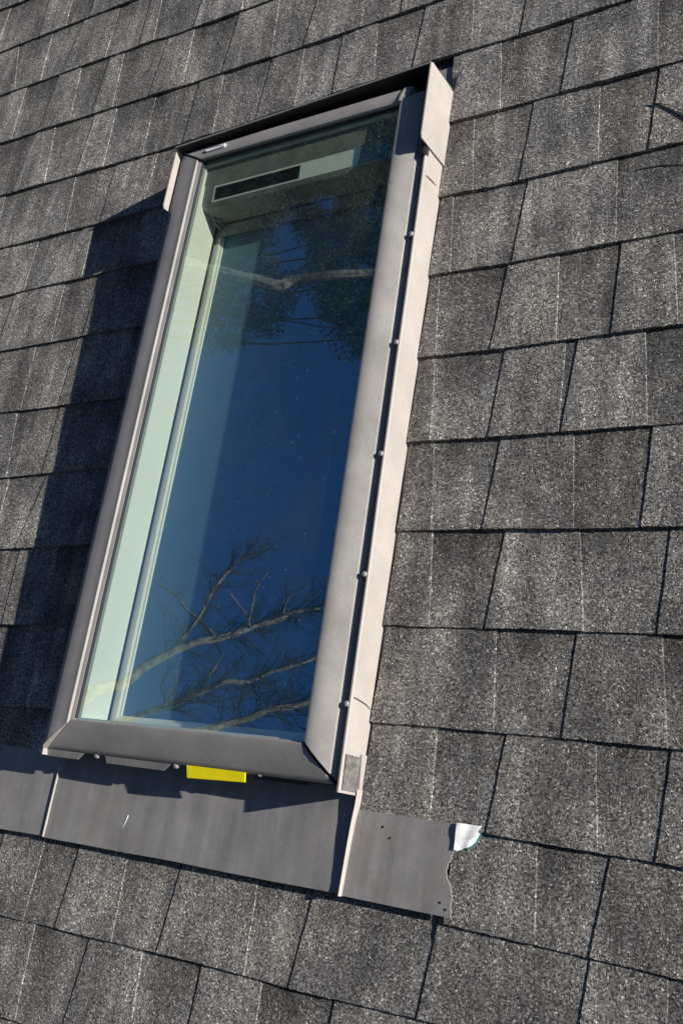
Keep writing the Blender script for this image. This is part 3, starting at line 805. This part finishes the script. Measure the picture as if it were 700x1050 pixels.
# ------------------------------------------------------------------ small things lying on the roof
def tube_mesh(mb, pts, radii, n=6):
    loops = []
    for i, p in enumerate(pts):
        p = Vector(p)
        d = (Vector(pts[min(i + 1, len(pts) - 1)]) - Vector(pts[max(i - 1, 0)])).normalized()
        a = d.cross(Vector((0.31, 0.17, 0.93))).normalized()
        c = d.cross(a)
        loops.append([p + (a * math.cos(t * 2 * math.pi / n) + c * math.sin(t * 2 * math.pi / n)) * radii[i] for t in range(n)])
    mb.add([tuple(q) for l in loops for q in l],
           [(i * n + j, i * n + (j + 1) % n, (i + 1) * n + (j + 1) % n, (i + 1) * n + j) for i in range(len(loops) - 1) for j in range(n)]
           + [tuple(range(n)), tuple((len(loops) - 1) * n + j for j in range(n))[::-1]])

base = (2.5, -5.55, 0)
tw = thing('twig', 'short forked dry twig lying on the shingles near the upper right', 'twig', base)
b = MB(); tube_mesh(b, [(2.385, -5.475, -0.012), (2.48, -5.51, -0.008), (2.62, -5.63, -0.004), (2.80, -5.80, 0.004), (2.95, -5.93, 0.004)], [0.003, 0.007, 0.008, 0.008, 0.006])
b.build('stem', M['twig'], tw, base, smooth=True)
b = MB(); tube_mesh(b, [(2.49, -5.512, -0.006), (2.64, -5.595, 0.002), (2.80, -5.735, 0.008), (2.9, -5.82, 0.006)], [0.004, 0.005, 0.005, 0.003])
b.build('side_shoot', M['twig'], tw, base, smooth=True)
for lab, pts, r in (('thin dark pine needle lying on a shingle below the twig', [(2.285, -6.29, -0.024), (2.42, -6.285, -0.018), (2.60, -6.30, -0.016), (2.85, -6.36, -0.016)], 0.005),
                    ('thin brown pine needle stuck on the upper pale side flashing', [(0.008, -6.01, 0.33), (0.010, -6.0, 0.25), (0.010, -5.99, 0.17), (0.012, -5.985, 0.09)], 0.005),
                    ('thin brown pine needle crossing the lower pale side flashing', [(0.008, -11.96, 0.36), (0.010, -11.975, 0.22), (0.010, -11.99, 0.12), (0.010, -12.025, 0.01)], 0.004)):
    b = MB(); tube_mesh(b, pts, [r, r, r, r * 0.6], 5)
    o = b.build('pine_needle', M['twig'], None, pts[0])
    o.matrix_world = ROOF @ Matrix.Translation(Vector(pts[0]) * U)
    o['label'] = lab; o['category'] = 'pine needle'; o['group'] = 'pine needles'

# torn scrap of plastic film under the shingle edge
base = (1.19, -13.1, 0)
sc_ = thing('plastic_scrap', 'torn white plastic film scrap poking out beside the apron flashing', 'scrap', base)
def film(outline, zf):
    mb = MB(); mb.prism([(x, y, zf(x, y)) for x, y in outline], [(x, y, zf(x, y) + 0.004) for x, y in outline]); return mb
nx_, ny_ = 9, 6
vs, fs = [], []
for layer in (0.006, 0.0):
    for i in range(nx_):
        for j in range(ny_):
            u, v = i / (nx_ - 1), j / (ny_ - 1)
            x = 1.072 + 0.245 * u - 0.045 * v * u
            bot = -13.215 + 0.02 * u + 0.16 * max(0, u - 0.4) ** 1.1 - 0.008 * math.sin(u * 11)
            y = -12.98 + (bot + 12.98) * v
            z = 0.034 - 0.046 * u + 0.007 * math.sin(u * 9 + v * 2.5) + 0.004 * math.sin(v * 7 + u * 3)
            vs.append((x, y, z + layer))
nl = nx_ * ny_
for i in range(nx_ - 1):
    for j in range(ny_ - 1):
        a = i * ny_ + j
        fs.append((a, a + ny_, a + ny_ + 1, a + 1)); fs.append((nl + a, nl + a + 1, nl + a + ny_ + 1, nl + a + ny_))
b = MB(); b.add(vs, fs)
b.build('film', M['film'], sc_, base, smooth=True)
b = film([(1.30, -12.99), (1.325, -12.99), (1.325, -13.02), (1.262, -13.14), (1.18, -13.20), (1.17, -13.185), (1.24, -13.12)], lambda x, y: -0.012)
b.build('backing_film', M['teal'], sc_, base)

# ------------------------------------------------------------------ ground and the trees mirrored in the glass
gm = bpy.data.meshes.new('ground')
S = 400.0
gm.from_pydata([(-S, -S, 0), (S, -S, 0), (S, S, 0), (-S, S, 0)], [], [(0, 1, 2, 3)])
go = link('ground', gm, M['soil'])
go['kind'] = 'structure'

def toworld(p):
    return ROOF @ Vector(p)

def limb(mb, pts, r0, r1, n=8, wob=0.045):
    """metre polyline made smooth, tapered and slightly crooked"""
    pts = [Vector(p) for p in pts]
    fine = []
    for i in range(len(pts) - 1):
        p0 = pts[max(i - 1, 0)]; p1 = pts[i]; p2 = pts[i + 1]; p3 = pts[min(i + 2, len(pts) - 1)]
        for s in range(4):
            t = s / 4
            fine.append(0.5 * ((2 * p1) + (p2 - p0) * t + (2 * p0 - 5 * p1 + 4 * p2 - p3) * t * t + (3 * p1 - p0 - 3 * p2 + p3) * t ** 3))
    fine.append(pts[-1])
    rad = []
    out = []
    for i, p in enumerate(fine):
        f = i / (len(fine) - 1)
        rad.append((r0 + (r1 - r0) * f) * (1 + 0.18 * noise.noise(p * 6)))
        out.append(p + Vector((noise.noise(p * 4), noise.noise(p * 4 + Vector((9, 0, 0))), noise.noise(p * 4 + Vector((0, 9, 0))))) * wob)
    tube_mesh(mb, out, rad, n)
    return out

def limb_part(mb, tw, parent, origin):
    nf = len(mb.f)
    mb.add(tw.v, tw.f)
    o = tree_part(mb, 'limb', 'bark', parent, origin)
    o.data.materials.append(M['darkbark'])
    for p in o.data.polygons:
        if p.index >= nf:
            p.material_index = 1
    return o

def twigs(mb, path, count, length, r, rr, depth=2):
    for _ in range(count):
        i = rr.randrange(1, len(path) - 1)
        p = Vector(path[i])
        d = (Vector(path[i + 1]) - Vector(path[i - 1])).normalized()
        d = (d * 0.7 + Vector((rr.uniform(-1, 1), rr.uniform(-1, 1), rr.uniform(-0.4, 1)))).normalized()
        l = length * rr.uniform(0.5, 1.2)
        pts = [p]
        for s in range(4):
            d = (d + Vector((rr.uniform(-1, 1), rr.uniform(-1, 1), rr.uniform(-0.6, 0.9))) * 0.35).normalized()
            pts.append(pts[-1] + d * l / 4)
        tube_mesh(mb, pts, [r * (1 - 0.17 * k) for k in range(5)], 4)
        if depth > 1:
            twigs(mb, pts, 3, length * 0.55, r * 0.6, rr, depth - 1)

rt = random.Random(5)
fork = toworld((-4.75, -2.75, 2.15))
root = Vector((fork.x - 0.35, fork.y - 0.25, 0))
bare = thing('bare_tree', 'bare winter tree with crooked pale limbs mirrored in the lower glass', 'tree', matrix=Matrix.Translation(root))
def tree_part(mb, name, mat, parent, origin):
    return mb.build(name, M[mat], parent, tuple(origin), None, 1.0, smooth=True)
b = MB(); limb(b, [root, root + Vector((0.05, 0.1, 2.0)), root + Vector((0.15, 0.1, 4.2)), fork - Vector((0.05, 0.05, 0.7)), fork], 0.22, 0.11, 10, 0.05)
tree_part(b, 'trunk', 'bark', bare, root)
W = {k: [toworld(p) for p in v] for k, v in REFL.items()}
b = MB()
main = limb(b, [fork] + W['main'], 0.044, 0.008)
up = limb(b, W['up'], 0.018, 0.005, 6)
twp = limb(b, W['tw'], 0.007, 0.015, 6)
limb(b, W['c1'], 0.010, 0.004, 5); limb(b, W['c2'], 0.008, 0.003, 5); limb(b, W['c3'], 0.010, 0.004, 5)
lm = b; b = MB()
twigs(b, main[14:], 60, 0.34, 0.0052, rt, 3)
twigs(b, up[4:], 28, 0.24, 0.005, rt, 3)
twigs(b, twp[1:5], 6, 0.15, 0.004, rt, 1)
limb_part(lm, b, bare, root)
b = MB()
sec = limb(b, [fork - Vector((0, 0, 0.1))] + W['sec'], 0.032, 0.007)
limb(b, W['s2'], 0.010, 0.003, 5); limb(b, W['s3'], 0.010, 0.003, 5)
lm = b; b = MB()
twigs(b, sec[10:], 52, 0.32, 0.005, rt, 3)
limb_part(lm, b, bare, root)
b = MB()
third = limb(b, [fork - Vector((0, 0, 0.2)), toworld((-4.0, -2.1, 2.55))] + W['third'], 0.036, 0.011)
lm2 = b; b2 = MB()
twigs(b2, third[12:], 46, 0.28, 0.005, rt, 3)
limb_part(lm2, b2, bare, root)

clumps = [toworld(p) for p in CLUMPS]
cen = sum(clumps, Vector()) / len(clumps)
broot = Vector((cen.x - 3.2, cen.y - 0.3, 0))
ever = thing('evergreen_tree', 'dark leafy evergreen tree mirrored in the upper part of the glass', 'tree', matrix=Matrix.Translation(broot))
b = MB()
top = Vector((broot.x + 0.2, broot.y, cen.z - 0.3))
limb(b, [broot, broot + Vector((0.1, 0.1, 4)), broot + Vector((0.1, 0, 8)), top], 0.3, 0.10, 10, 0.06)
tree_part(b, 'trunk', 'darkbark', ever, broot)
b = MB()
limb(b, [top - Vector((0, 0, 0.4))] + W['high'], 0.070, 0.034, 8, 0.022)
for c in clumps[::9]:
    mid = (top + c) / 2 + Vector((rt.uniform(-.3, .3), rt.uniform(-.3, .3), rt.uniform(-.1, .3)))
    limb(b, [top - Vector((0, 0, rt.uniform(0, 0.8))), mid, c], 0.02, 0.005, 5, 0.03)
tree_part(b, 'branch', 'bark', ever, broot)
b = MB()
def leaves(mb, c, n, rad, rr):
    for _ in range(n):
        d = Vector((rr.gauss(0, 1), rr.gauss(0, 1), rr.gauss(0, 1)))
        if d.length > 1.9:
            d *= 1.9 / d.length
        p = c + d * rad * 0.55
        a = Vector((rr.uniform(-1, 1), rr.uniform(-1, 1), rr.uniform(-1, 1))).normalized()
        t = a.cross(Vector((rr.uniform(-1, 1), rr.uniform(-1, 1), rr.uniform(-1, 1)))).normalized()
        l, w = rr.uniform(0.012, 0.028), rr.uniform(0.006, 0.012)
        q = [p - a * l, p + t * w, p + a * l, p - t * w]
        mb.add(q, [(0, 1, 2, 3)])
for c in clumps:
    leaves(b, c, 420, rt.uniform(0.12, 0.22), rt)
# the rest of the crown behind and above the stretch seen in the glass
for _ in range(260):
    q = cen + Vector((rt.uniform(-6.0, -1.5), rt.gauss(1.0, 1.6), rt.uniform(0.8, 3.2)))
    leaves(b, q, 40, 0.35, rt)
me = tree_part(b, 'crown', 'leaf', ever, broot)

# unseen wood added round the garden to block low sky and deepen shadows
b = MB()
rw = random.Random(21)
sun_az = math.degrees(math.atan2(0.0, 1.0))
for _ in range(13000):
    az = rw.uniform(35, 325)
    rad = rw.uniform(26, 44)
    hmax = 20 + 4 * noise.noise((az * 0.12, 1, 1)) + 2 * noise.noise((az * 0.5, 4, 1))
    p = Vector((rad * math.cos(math.radians(az)), rad * math.sin(math.radians(az)), hmax * rw.random() ** 0.8))
    a = Vector((rw.uniform(-1, 1), rw.uniform(-1, 1), rw.uniform(-1, 1))).normalized()
    t = a.cross(Vector((rw.uniform(-1, 1), rw.uniform(-1, 1), rw.uniform(-1, 1)))).normalized()
    l, wd = rw.uniform(0.5, 1.1), rw.uniform(0.3, 0.7)
    q = [p - a * l, p + t * wd - a * l * 0.2, p + a * l, p - t * wd + a * l * 0.1]
    b.add(q, [(0, 1, 2, 3)])
wood = b.build('sky_blocker_wood', M['leaf'], None, (0, 0, 0), None, 1.0)
wood['kind'] = 'stuff'

# ------------------------------------------------------------------ light
SUN_LOCAL = Vector((3.6, 0.85, 1.0)).normalized()
sun_dir = (ROOF.to_3x3() @ SUN_LOCAL).normalized()
elev = math.asin(sun_dir.z)
sd = bpy.data.lights.new('sun', 'SUN')
sd.energy = 5.0
sd.angle = math.radians(0.5)
sd.color = (1.0, 0.95, 0.89)
so = bpy.data.objects.new('sun', sd); COL.objects.link(so)
so.rotation_euler = (-sun_dir).to_track_quat('-Z', 'Y').to_euler()
so.location = (12, 0, 16)
w = bpy.data.worlds.new('World'); scene.world = w
w.use_nodes = True
nt = w.node_tree
st = nt.nodes.new('ShaderNodeTexSky')
st.sky_type = 'NISHITA'; st.sun_disc = False
st.sun_elevation = elev
st.sun_rotation = math.atan2(sun_dir.x, sun_dir.y)
st.altitude = 300; st.air_density = 0.9; st.dust_density = 0.1; st.ozone_density = 5.5
nt.links.new(st.outputs[0], nt.nodes['Background'].inputs[0])
nt.nodes['Background'].inputs[1].default_value = 0.065

# ------------------------------------------------------------------ camera
cd = bpy.data.cameras.new('camera')
cd.sensor_fit = 'VERTICAL'; cd.sensor_height = 36.0; cd.lens = CAM_F * 36.0 / 1050.0
cd.clip_start = 0.02; cd.clip_end = 1500.0
co = bpy.data.objects.new('camera', cd); COL.objects.link(co)
r = CAM_R   # rows: image right, image down, view direction in roof coordinates
rot = Matrix(((r[0][0], -r[1][0], -r[2][0]), (r[0][1], -r[1][1], -r[2][1]), (r[0][2], -r[1][2], -r[2][2])))
co.matrix_world = ROOF @ (Matrix.Translation(Vector(CAM_POS) * U) @ rot.to_4x4())
scene.camera = co

vs_ = scene.view_settings
vs_.view_transform = 'Standard'; vs_.look = 'None'; vs_.gamma = 1.0; vs_.use_curve_mapping = False
vs_.exposure = 0.60
scene.cycles.max_bounces = 8
scene.cycles.transparent_max_bounces = 12
